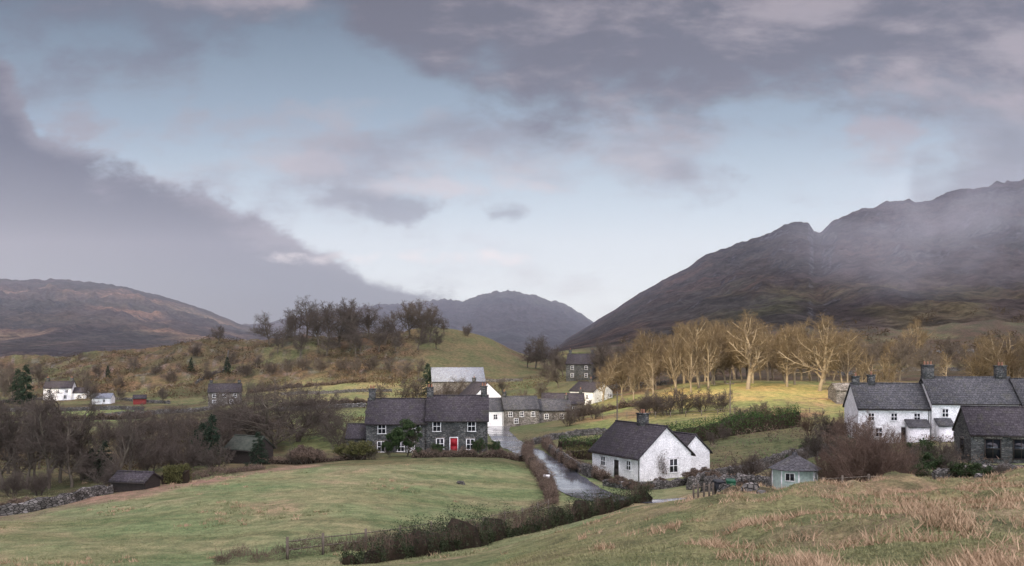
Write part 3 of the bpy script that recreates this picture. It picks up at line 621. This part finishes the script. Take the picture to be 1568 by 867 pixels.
def conifer(name,seed,Hh=10,rad=2.6,n=5000):
    rg=np.random.default_rng(seed); mb=MB(); mb.cyl(0,0,-.4,Hh*.95,.22,.03,7,1)
    nb=90; cs=[];P0=[];P1=[]
    for i in range(nb):
        t=rg.uniform(.06,.98); z=t*Hh; L=rad*(1-t)**.75*rg.uniform(.6,1.2)+.2; a=rg.uniform(0,6.28)
        m=int(n/nb*(.3+1.4*(1-t))); s_=rg.uniform(.1,1,m)**.7
        P0.append((0,0,z)); P1.append((math.cos(a)*L,math.sin(a)*L,z-.18*L))
        c=np.stack([math.cos(a)*L*s_,math.sin(a)*L*s_,z-.22*L*s_**1.5],1)+rg.normal(0,.14,(m,3))*np.array([1,1,.7]); cs.append(c)
    mb.tubes(P0,P1,np.full(nb,.05),np.full(nb,.01),1); mb.leaves(np.concatenate(cs),.26,0,2.4,-.4,rg)
    return mb.mesh(name,[M['conif'],M['bark']])
PR['con0']=conifer('conifer_mesh',1,10,2.7); PR['con1']=conifer('conifer_mesh',2,10,3.2)
def leafy(name,seed,Hh=5,rad=2.6,n=9000,mat='leaf',leaf=.17):
    rg=np.random.default_rng(seed); mb=MB(); P0,P1,R0,R1=growtree(seed,Hh=Hh*.9,trunk=.2,stems=2,r0=.14,maxlev=2,twig=.015); mb.tubes(P0,P1,R0,R1,1)
    k=38; cc=rg.normal(size=(k,3)); cc/=np.linalg.norm(cc,axis=1)[:,None]; cc*=rg.uniform(.45,1,k)[:,None]
    cc=cc*np.array([rad,rad,Hh*.40])*.85+np.array([0,0,Hh*.56]); q=rg.integers(0,k,n); sz=rg.uniform(.3,.62,k)[q][:,None]
    dv=rg.normal(size=(n,3)); dv/=np.linalg.norm(dv,axis=1)[:,None]; c=cc[q]+dv*sz*rg.uniform(.5,1.05,(n,1))*np.array([1.1,1.1,.8]); c[:,2]=np.maximum(c[:,2],.1)
    mb.leaves(c,leaf,0,1.2,.2,rg); return mb.mesh(name,[M[mat],M['bark']])
PR['ever0']=leafy('evergreen_tree_mesh',4); PR['ever1']=leafy('evergreen_bush_mesh',5,3,1.9,6000,'leaf',.12); PR['ever2']=leafy('golden_bush_mesh',6,3,1.9,6000,'hedgeyel',.12)
PR['brn']=leafy('brown_bush_mesh',7,2.4,1.8,6000,'hedgebrown',.12)
HH={'oak':16,'gold':17,'slim':10,'wide':10,'shrub':4,'bshrub':4,'con':10,'ever0':5,'ever1':3,'ever2':3,'brn':2.4}
NM={'oak':'bare_oak_tree','gold':'bare_larch_tree','slim':'bare_alder_tree','wide':'bare_willow_tree','shrub':'bare_red_shrub','bshrub':'bare_shrub','con':'conifer_tree','ever0':'evergreen_tree','ever1':'evergreen_bush','ever2':'golden_bush','brn':'brown_bush'}
CNT={'oak':4,'gold':6,'slim':3,'wide':2,'shrub':3,'bshrub':2,'con':2}
def tree(kind,px,d,h,wid=1.0,sink=0):
    x,y=PX(px,d); kk=kind if kind in PR else kind+str(random.randrange(CNT[kind])); s_=h/HH[kind]
    o=bpy.data.objects.new(NM[kind],PR[kk]); COL.objects.link(o); o.location=(x,y,Hs(x,y)-sink); o.scale=(s_*wid,s_*wid,s_); o.rotation_euler=(0,0,random.uniform(0,6.28))
for px,d,h in((412,405,15),(432,400,14),(452,410,16),(470,420,20),(488,400,18),(505,425,20),(520,405,20),(538,420,20),(552,400,20),(566,415,17),(590,405,13),(610,410,15),(628,420,18),(645,415,19),(658,410,17),(500,380,12),(545,380,13),(580,385,11),(425,385,10),(460,380,11),(605,385,9),(640,385,10),(668,395,9)): tree('oak',px,d,h,1.1)
for px,d,h in((335,430,9),(300,400,6),(352,372,8),(205,385,7),(240,372,5),(395,365,7),(375,350,6),(680,430,7),(715,430,6),(150,370,7),(180,350,6),(525,350,6),(600,345,7),(570,350,6),(640,340,7),(622,330,8),(465,350,6),(260,355,6),(320,352,5),(415,350,6),(440,345,7),(490,345,6),(545,345,7)): tree('bshrub' if h<7 else 'oak',px,d,h,1.1)
for px,d,h in((40,300,14),(28,305,12),(293,372,6),(655,290,11),(348,360,7),(165,372,5)): tree('con',px,d,h,.95)
for px,d,h in((125,330,12),(5,330,14),(18,310,12),(60,350,10),(140,300,9),(250,300,6),(185,310,5),(10,350,11)): tree('oak',px,d,h)
for px,d,h in((820,385,14),(835,380,15),(850,372,12),(808,390,10),(862,340,11),(878,330,9),(905,330,9),(920,320,10),(700,262,9),(715,256,8),(682,258,7),(800,250,6),(830,262,7),(855,300,9),(840,320,8),(925,290,10),(640,262,8),(615,262,7),(585,255,6),(770,300,6)): tree('oak',px,d,h,1.1)
rr=random.Random(3)
for px in range(925,1300,10):
    d=rr.uniform(218,258); h=rr.uniform(12.5,17.5)+ (0 if px>1000 else -2.5)
    tree('gold',px+rr.uniform(-7,7),d,h,rr.uniform(.85,1.1))
for px in range(930,1320,24): tree('oak',px+rr.uniform(-9,9),rr.uniform(262,300),rr.uniform(12,16),1.0)
for px,d,h,w in((1145,206,19,1.35),(1255,204,18,1.35),(1070,214,17.5,1.1),(1085,211,14,.9),(1035,212,14.5,.9),(1058,208,12,.9),(1205,212,15,1.1),(1000,210,11,.9),(970,213,9.5,.9)): tree('gold',px,d,h,w)
for px in range(1305,1600,15): tree('gold' if rr.random()<.4 else 'oak',px+rr.uniform(-8,8),rr.uniform(235,330),rr.uniform(8,14),1)
for px,d,h in((1340,200,10),(1355,205,9),(1320,198,8),(1368,195,8),(1500,190,14),(1530,185,15),(1556,180,15),(1575,175,14),(1400,320,18),(1385,330,16),(1600,170,14)): tree('gold',px,d,h,1)
for px,d,h in((1000,178,5),(1020,176,5.5),(1045,178,5),(1075,176,5),(985,180,4),(1105,174,4.5),(890,190,4.5),(910,186,4),(870,182,4)): tree('bshrub',px,d,h,1.25)
for px,d,h in((4,104,11),(-20,108,11),(28,106,10),(52,112,10),(75,103,11),(92,108,11.5),(110,104,9.5),(180,106,9),(198,110,9.5),(12,118,10),(60,124,10),(215,125,8),(140,130,7),(-45,104,11),(40,103,10.5),(125,110,10)): tree('slim',px,d,h,1.2)
for px,d,h in((130,112,4.5),(150,108,4),(165,100,3.5),(60,98,3),(230,118,4.5),(260,122,4.5),(290,118,5),(20,96,3),(245,135,5),(200,140,5),(100,140,5),(40,150,5),(330,112,4),(170,165,5),(230,170,5),(80,175,5),(10,180,5)): tree('bshrub',px,d,h,1.2)
for px,d,h,w in((422,150,11.5,1.4),(388,156,10,1.3),(455,158,10.5,1.3),(360,162,9,1.1),(520,148,5.5,1.2),(540,144,4.5,1.2),(500,170,6,1.2),(345,140,8,1.0),(300,150,7,1.0),(270,165,7,1.1)): tree('wide',px,d,h,w)
for px,d,h in((310,127,6.2),(325,124,7.2),(300,124,5),(160,108,5),(395,118,4.5),(140,112,4)): tree('con',px,d,h,1.15)
tree('ever0',620,126,5.6,.9); tree('ever0',598,127,3.6,.8); tree('ever1',670,126,2.2,.8); tree('ever1',734,128,2.8,.8); tree('ever1',640,124,1.7,.8); tree('ever1',756,130,2.2,.8)
for px,d,h in((548,121,3.0),(530,122,2.5),(565,123,2.0)): tree('ever2',px,d,h,1.2)
for px,d,h in((468,116,2.6),(480,117,2.2),(458,118,2.0),(880,110,1.6),(948,96,1.4),(965,94,1.2),(1066,96,1.8),(1082,95,1.9),(1140,84,1.2),(990,93,1.0),(1010,99,.9)): tree('brn',px,d,h,1.1)
for px,d,h in((1332,61,5.4),(1318,62,4.8),(1352,63,4.8),(1372,66,4.0),(1298,64,4.2),(1280,68,4.0)): tree('shrub',px,d,h,1.0)
for px,d,h in((1130,150,4),(1155,152,4.5),(1180,150,4),(1205,152,3.8),(1110,140,2.4),(1090,135,2.2),(1240,135,4),(1270,125,4.5),(1300,120,5),(1255,110,4),(1230,95,3.6),(1290,98,4),(1190,92,3),(1150,98,3)): tree('shrub' if px%20<10 else 'bshrub',px,d,h,1.2)
for px,d,h in((1330,110,4),(1400,92,3.0),(1425,90,2.6),(1385,88,3.0),(1445,95,3.0),(1460,88,2.4),(1310,90,3.2),(1355,96,3.2),(1500,82,2.0),(1540,80,2.0),(1410,100,3.0)): tree('ever1' if px%3==0 else 'bshrub',px,d,h,1.2)
for px,d,h in((1240,118,2.5),(1290,112,3),(1350,104,2.2),(1405,86,2.0),(1270,90,2.4),(1210,104,2.2),(1475,84,2.0)): tree('ever1',px,d,h,1.2)
print('trees',time.time()-T0)

def scatter(name,n,pxr,dr,size,mat,hgt=1.0,elong=1.5,thr=0,seed=5,clump=12,rad=1.0):
    rg=np.random.default_rng(seed); px=rg.uniform(*pxr,n*4); d=np.exp(rg.uniform(math.log(dr[0]),math.log(dr[1]),n*4)); x=(px-CX)/F*d
    k=fbm(x/22,d/22,3,seed)>thr; x=x[k][:n]; d=d[k][:n]; m=len(x)
    x=np.repeat(x,clump)+rg.normal(0,rad,m*clump); d=np.repeat(d,clump)+rg.normal(0,rad,m*clump); z=H(x,d)+rg.uniform(0,hgt,m*clump)
    mb=MB(); mb.leaves(np.stack([x,d,z],1),size,0,elong,.5,rg); mb.obj(name,[M[mat]])
scatter('bracken_scrub',900,(60,640),(320,450),.5,'gorse',1.5,2.5,.0,5,20,1.5)
scatter('valley_scrub',600,(-60,560),(122,215),.25,'gorse',1.2,3.5,-.05,6,34,1.0)
scatter('garden_scrub',260,(1080,1600),(84,150),.2,'hedgebrown',1.0,3.5,-.1,8,40,.9)
scatter('hillside_woodland',200,(950,1700),(330,600),.9,'gorse',4.0,3,.05,9,44,1.8)
scatter('village_scrub',130,(560,1000),(225,330),.4,'gorse',2.2,2.5,.0,10,60,1.6)

def blades(name,cx,cy,per,rad,h,w,mats,mi_f,seed):
    rg=np.random.default_rng(seed); n=len(cx)*per; x=np.repeat(cx,per)+rg.normal(0,1,n)*np.repeat(rad,per); y=np.repeat(cy,per)+rg.normal(0,1,n)*np.repeat(rad,per)
    y=np.maximum(y,2); z=H(x,y)-.02; hh=np.repeat(h,per)*rg.uniform(.5,1.2,n); ww=w*(1+y*.03)
    a=rg.uniform(0,2*np.pi,n); b=rg.uniform(0,2*np.pi,n); ln=hh*rg.uniform(.3,1.2,n)
    p=np.stack([x,y,z],1); o=np.stack([np.cos(a)*ww,np.sin(a)*ww,a*0],1); t=p+np.stack([np.cos(b)*ln,np.sin(b)*ln,hh],1)
    v=np.stack([p-o,p+o,t],1).reshape(-1,3); mb=MB(); mb.add(v,np.arange(3*n).reshape(-1,3)); mb.mi[0]=np.repeat(mi_f,per); mb.obj(name,mats)
rg=np.random.default_rng(20)
m_=19000; d=np.exp(rg.uniform(math.log(9),math.log(56),m_)); px=rg.uniform(640,1760,m_)
vl=np.interp(d,[0,12,22,35,46,60],[500,640,710,790,870,960]); k=px>vl; d=d[k];px=px[k]; x=(px-CX)/F*d
pat=fbm(x/1.6,d/2.2,3,81)+.4*fbm(x/9,d/9,2,82); st=((pat+rg.normal(0,.08,len(x))-.40*(1-sstep(880,1250,px)))>.13)
blades('hill_grass',x,d,9,np.where(st,.12,.25),np.where(st,.20,.06)*rg.uniform(.7,1.2,len(x)),.009,[M['blade'],M['straw']],st.astype(int),21)
m_=14000; d=np.exp(rg.uniform(math.log(38),math.log(115),m_)); px=rg.uniform(-100,860,m_); x=(px-CX)/F*d; k=fbm(x/9,d/9,3,83)+rg.normal(0,.2,m_)>-.05; x=x[k];d=d[k]
blades('meadow_grass',x,d,7,np.full(len(x),.5),np.full(len(x),.08),.012,[M['blade2']],np.zeros(len(x),int),22)
m_=3000; d=np.exp(rg.uniform(math.log(42),math.log(108),m_)); px=rg.uniform(-100,800,m_); x=(px-CX)/F*d; k=fbm(x/13,d/13,3,88)+rg.normal(0,.12,m_)>.30; x=x[k];d=d[k]
blades('rush_tufts',x,d,16,np.full(len(x),.16),np.full(len(x),.24),.012,[M['blade2'],M['straw']],(rg.random(len(x))<.35).astype(int),23)
mb=MB(); rg=np.random.default_rng(4)
for px,d,s_ in((705,92,.5),(1130,40,.45),(1150,41,.5),(1110,42,.35),(1030,38,.3),(1165,39.5,.3),(1500,44,.3)):
    x,y=PX(px,d); z=Hs(x,y); k=9
    a=np.arange(k)*2*np.pi/k; r1=s_*rg.uniform(.8,1.3,k); r2=s_*rg.uniform(.4,.8,k)
    v=np.concatenate([np.stack([x+r1*np.cos(a),y+r1*np.sin(a),a*0+z-.2],1),np.stack([x+r2*np.cos(a),y+r2*np.sin(a),z+s_*rg.uniform(.35,.6,k)],1),[[x,y,z+s_*.62]]])
    mb.add(v,[[i,(i+1)%k,k+(i+1)%k,k+i] for i in range(k)]); mb.add(v,[[k+i,k+(i+1)%k,2*k] for i in range(k)])
mb.obj('field_rocks',[M['drystone']])
print('grass',time.time()-T0)

# ------------------------------------------------------------ sun + unseen sheet added behind camera to shade the scene
EL=math.radians(20); dh=np.array([.5,.866]); te=math.tan(EL)
sd=bpy.data.lights.new('sun','SUN'); sd.energy=5.0; sd.angle=math.radians(.5); sd.color=(1,.83,.58); so=bpy.data.objects.new('sun',sd); COL.objects.link(so)
so.rotation_euler=Vector((dh[0]*math.cos(EL),dh[1]*math.cos(EL),-math.sin(EL))).to_track_quat('-Z','Y').to_euler()
Lc=2600.0; cs=11.0
S=np.arange(-2600,2000,cs); Hh=np.arange(760,2200,cs); SS,HHg=np.meshgrid(S,Hh)
def sh(px,d,zo=0):
    x,y=PX(px,d); z=Hs(x,y)+zo; a=x*dh[0]+y*dh[1]; return x*dh[1]-y*dh[0], z+(a+Lc)*te
hole=np.zeros(SS.shape,bool); wob=fbm(SS/60,HHg/60,3,55)*.8
for px,d,zo,rs,rh in((1040,198,5,36,25),(1150,204,6,44,34),(1240,208,7,38,30),(985,202,5,30,22),(735,238,5,24,16),(820,212,4,26,12),(560,300,4,70,18),(200,2000,0,330,70),(120,1500,0,200,35),(90,330,2,34,17),(1400,330,6,40,20),(1330,215,5,24,14),(720,450,3,40,9)):
    s0,h0=sh(px,d,zo); hole|=((SS-s0)/rs)**2+((HHg-h0)/rh)**2<1+wob
id=np.arange(SS.size).reshape(SS.shape); q=np.stack([id[:-1,:-1],id[:-1,1:],id[1:,1:],id[1:,:-1]],-1); q=q[~hole[:-1,:-1]]
bul=fbm(SS/200,HHg/120,4,77)*160
bx=-Lc*dh[0]+SS*dh[1]; by=-Lc*dh[1]-SS*dh[0]
v=np.stack([bx-bul*dh[0]*math.cos(EL),by-bul*dh[1]*math.cos(EL),HHg+bul*math.sin(EL)],-1).reshape(-1,3)
mb=MB(); mb.add(v,q.reshape(-1,4)); M['blocker']=noise_mat('blocker_grey',(.6,.6,.62),(.8,.79,.8),.004,1,0); mb.obj('sun_blocker',[M['blocker']],True)  # added blocker, out of view; sun passes only through its cut holes

# ------------------------------------------------------------ mist volumes
def volmat(name,dens,col,noisy=False,scale=.006,lo=.45,hi=.7):
    m=bpy.data.materials.new(name); m.use_nodes=True; nt=m.node_tree; nt.nodes.clear(); s=NT(nt); o=s.n('ShaderNodeOutputMaterial'); v=s.n('ShaderNodeVolumeScatter'); v.inputs['Color'].default_value=(*col,1); v.inputs['Density'].default_value=dens
    if noisy:
        g=s.n('ShaderNodeTexCoord'); f=s.mr(s.noise(g.outputs['Object'],scale,3,.6),lo,hi,0,dens)
        ln=s.n('ShaderNodeVectorMath',operation='LENGTH'); s.l(g.outputs['Object'],ln.inputs[0]); s.l(s.m('MULTIPLY',f,s.mr(ln.outputs['Value'],1.0,.15)),v.inputs['Density'])
    else:
        try: m.cycles.homogeneous_volume=True
        except Exception: pass
    s.l(v.outputs[0],o.inputs['Volume']); return m
mb=MB(); mb.box(-4500,4500,620,5000,-80,620); mb.obj('valley_haze',[volmat('haze_volume',.00015,(.70,.78,.95))])
def mist(px,py,d,rx,ry,rz,dens,sc,lo,hi,col=(.80,.82,.88)):
    me=bpy.data.meshes.new('drifting_mist'); import bmesh; bm=bmesh.new(); bmesh.ops.create_icosphere(bm,subdivisions=3,radius=1); bm.to_mesh(me); bm.free()
    o=bpy.data.objects.new('drifting_mist',me); COL.objects.link(o); o.location=((px-CX)/F*d,d,(HY-py)/F*d); o.scale=(rx,ry,rz); me.materials.append(volmat('mist_volume',dens,col,True,sc,lo,hi))
mist(1440,352,640,165,90,66,.015,1.8,.38,.70,(.55,.57,.63))

# ------------------------------------------------------------ world
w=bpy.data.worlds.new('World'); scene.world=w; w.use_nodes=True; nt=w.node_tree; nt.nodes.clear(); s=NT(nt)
out=s.n('ShaderNodeOutputWorld'); sky=s.n('ShaderNodeTexSky'); sky.sky_type='NISHITA'; sky.sun_disc=False; sky.sun_elevation=EL; sky.sun_rotation=math.atan2(-dh[0],-dh[1])
bg1=s.n('ShaderNodeBackground'); s.l(sky.outputs[0],bg1.inputs[0]); bg1.inputs[1].default_value=.05
tc=s.n('ShaderNodeTexCoord'); sp=s.n('ShaderNodeSeparateXYZ'); s.l(tc.outputs['Generated'],sp.inputs[0])
x,y,z=sp.outputs; ay=s.m('MAXIMUM',s.m('ABSOLUTE',y),.15); u=s.m('DIVIDE',x,ay); v=s.m('DIVIDE',z,ay)
pn=s.m('ADD',s.m('MULTIPLY',u,F/1568),.5,clamp=True)
cb=s.n('ShaderNodeCombineXYZ'); s.l(u,cb.inputs[0]); s.l(s.m('MULTIPLY',v,1.8),cb.inputs[1]); V=cb.outputs[0]
cb2=s.n('ShaderNodeCombineXYZ'); s.l(u,cb2.inputs[0]); s.l(s.m('MULTIPLY',v,2.9),cb2.inputs[1]); cb2.inputs[2].default_value=3.3; V2=cb2.outputs[0]
n1=s.noise(V,3.0,8,.55,.2); n2=s.noise(V,8.5,7,.58,.15); n3=s.noise(V2,2.0,8,.54,.3); n4=s.noise(V2,4.6,8,.58,.2)
k1=s.m('SUBTRACT',n1,.5);k2=s.m('SUBTRACT',n2,.5);k3=s.m('SUBTRACT',n3,.5);k4=s.m('SUBTRACT',n4,.5)
clear=s.ramp(s.m('MULTIPLY',v,2.0,clamp=True),[(0,(.80,.85,.90)),(.12,(.74,.82,.89)),(.32,(.50,.61,.71)),(.52,(.27,.36,.455)),(.80,(.10,.145,.195)),(1,(.08,.115,.16))])
def line(tab): return s.m('MULTIPLY',s.ramp(pn,[(a/1568,(HY-b)/F/.5) for a,b in tab]),.5)
veil=s.m('MULTIPLY',s.mr(s.m('ADD',n3,s.m('MULTIPLY',k2,.5)),.44,.64),s.mr(v,.06,.2,.35,.85))
colV=s.mix(s.mr(n4,.38,.64),(.25,.25,.30),(.45,.41,.44)); colV=s.mix(s.mr(v,.20,.35),colV,(.120,.127,.162))
c=s.mix(veil,clear,colV)
lt=line([(0,-40),(300,-20),(540,60),(620,95),(760,125),(880,170),(1050,195),(1200,200),(1330,195),(1568,160)])
topd=s.m('ADD',s.m('SUBTRACT',v,lt),s.m('ADD',s.m('MULTIPLY',k1,.36),s.m('MULTIPLY',k2,.18)))
top=s.mr(topd,-.035,.045)
colT=s.mix(s.mr(s.m('ADD',s.m('ADD',n4,s.m('MULTIPLY',k3,.7)),s.m('MULTIPLY',k2,.5)),.42,.68),(.112,.105,.127),(.33,.285,.31))
c=s.mix(s.m('MULTIPLY',top,.96),c,colT)
ll=line([(0,90),(35,140),(60,215),(110,240),(230,262),(300,285),(400,345),(470,378),(530,394),(560,420),(620,436),(700,447),(800,490),(1000,560)])
lbd=s.m('ADD',s.m('SUBTRACT',ll,v),s.m('ADD',s.m('MULTIPLY',k1,.12),s.m('MULTIPLY',k2,.16)))
lb=s.mr(lbd,-.012,.020)
colL=s.mix(s.mr(s.m('ADD',lbd,s.m('MULTIPLY',k4,.28)),-.015,.05),(.19,.175,.205),(.078,.078,.098)); colL=s.mix(s.mr(v,.13,.075),colL,(.105,.12,.152))
c=s.mix(s.m('MULTIPLY',lb,.985),c,colL)
rb=s.mr(s.m('ADD',s.m('SUBTRACT',line([(0,600),(1330,600),(1370,330),(1400,240),(1568,190)]),v),s.m('ADD',s.m('MULTIPLY',k1,.14),s.m('MULTIPLY',k2,.10))),-.02,.06)
c=s.mix(s.m('MULTIPLY',rb,.92),c,(.125,.13,.16))
for a,b,rx,ry,st,col in((605,318,80,30,.85,(.19,.21,.26)),(690,285,150,20,.6,(.60,.56,.60)),(775,330,48,24,.8,(.20,.23,.28)),(505,300,70,26,.7,(.22,.24,.29)),(1145,248,50,34,.85,(.17,.19,.24)),(915,195,62,36,.8,(.17,.175,.215)),(640,395,170,18,.75,(.86,.79,.82)),(1075,312,36,18,.4,(.30,.34,.40)),(330,190,260,50,.45,(.34,.31,.34)),(560,170,130,30,.35,(.40,.38,.41)),(1360,205,130,24,.6,(.38,.32,.35)),(470,250,90,20,.5,(.48,.44,.48)),(120,180,90,30,.6,(.28,.25,.28)),(960,275,30,16,.4,(.30,.34,.40)),(1140,320,30,16,.35,(.30,.34,.40)),(1050,20,80,20,.4,(.36,.32,.34))):
    g=s.m('SUBTRACT',1.0,s.m('ADD',s.m('POWER',s.m('ABSOLUTE',s.m('MULTIPLY',s.m('SUBTRACT',u,(a-CX)/F),F/rx)),2.0),s.m('POWER',s.m('ABSOLUTE',s.m('MULTIPLY',s.m('SUBTRACT',v,(HY-b)/F),F/ry)),2.0)))
    g=s.mr(s.m('ADD',g,s.m('MULTIPLY',k2,7.5)),.0,1.4); g=s.m('MULTIPLY',g,st); c=s.mix(g,c,col)
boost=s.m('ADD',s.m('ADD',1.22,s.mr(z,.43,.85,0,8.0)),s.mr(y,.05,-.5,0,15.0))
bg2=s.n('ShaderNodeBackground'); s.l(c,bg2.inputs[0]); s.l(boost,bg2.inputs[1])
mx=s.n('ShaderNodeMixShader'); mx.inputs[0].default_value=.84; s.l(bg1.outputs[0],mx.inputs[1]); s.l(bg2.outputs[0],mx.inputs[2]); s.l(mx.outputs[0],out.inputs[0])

# ------------------------------------------------------------ camera
cd=bpy.data.cameras.new('camera'); cam=bpy.data.objects.new('camera',cd); COL.objects.link(cam); cam.location=(0,0,0); cam.rotation_euler=(math.pi/2,0,0)
cd.sensor_width=36; cd.lens=F/1568*36; cd.shift_y=106.5/1568; cd.clip_start=.1; cd.clip_end=20000
scene.camera=cam
scene.view_settings.view_transform='Standard'; scene.view_settings.look='None'; scene.view_settings.exposure=0
print('done',time.time()-T0)
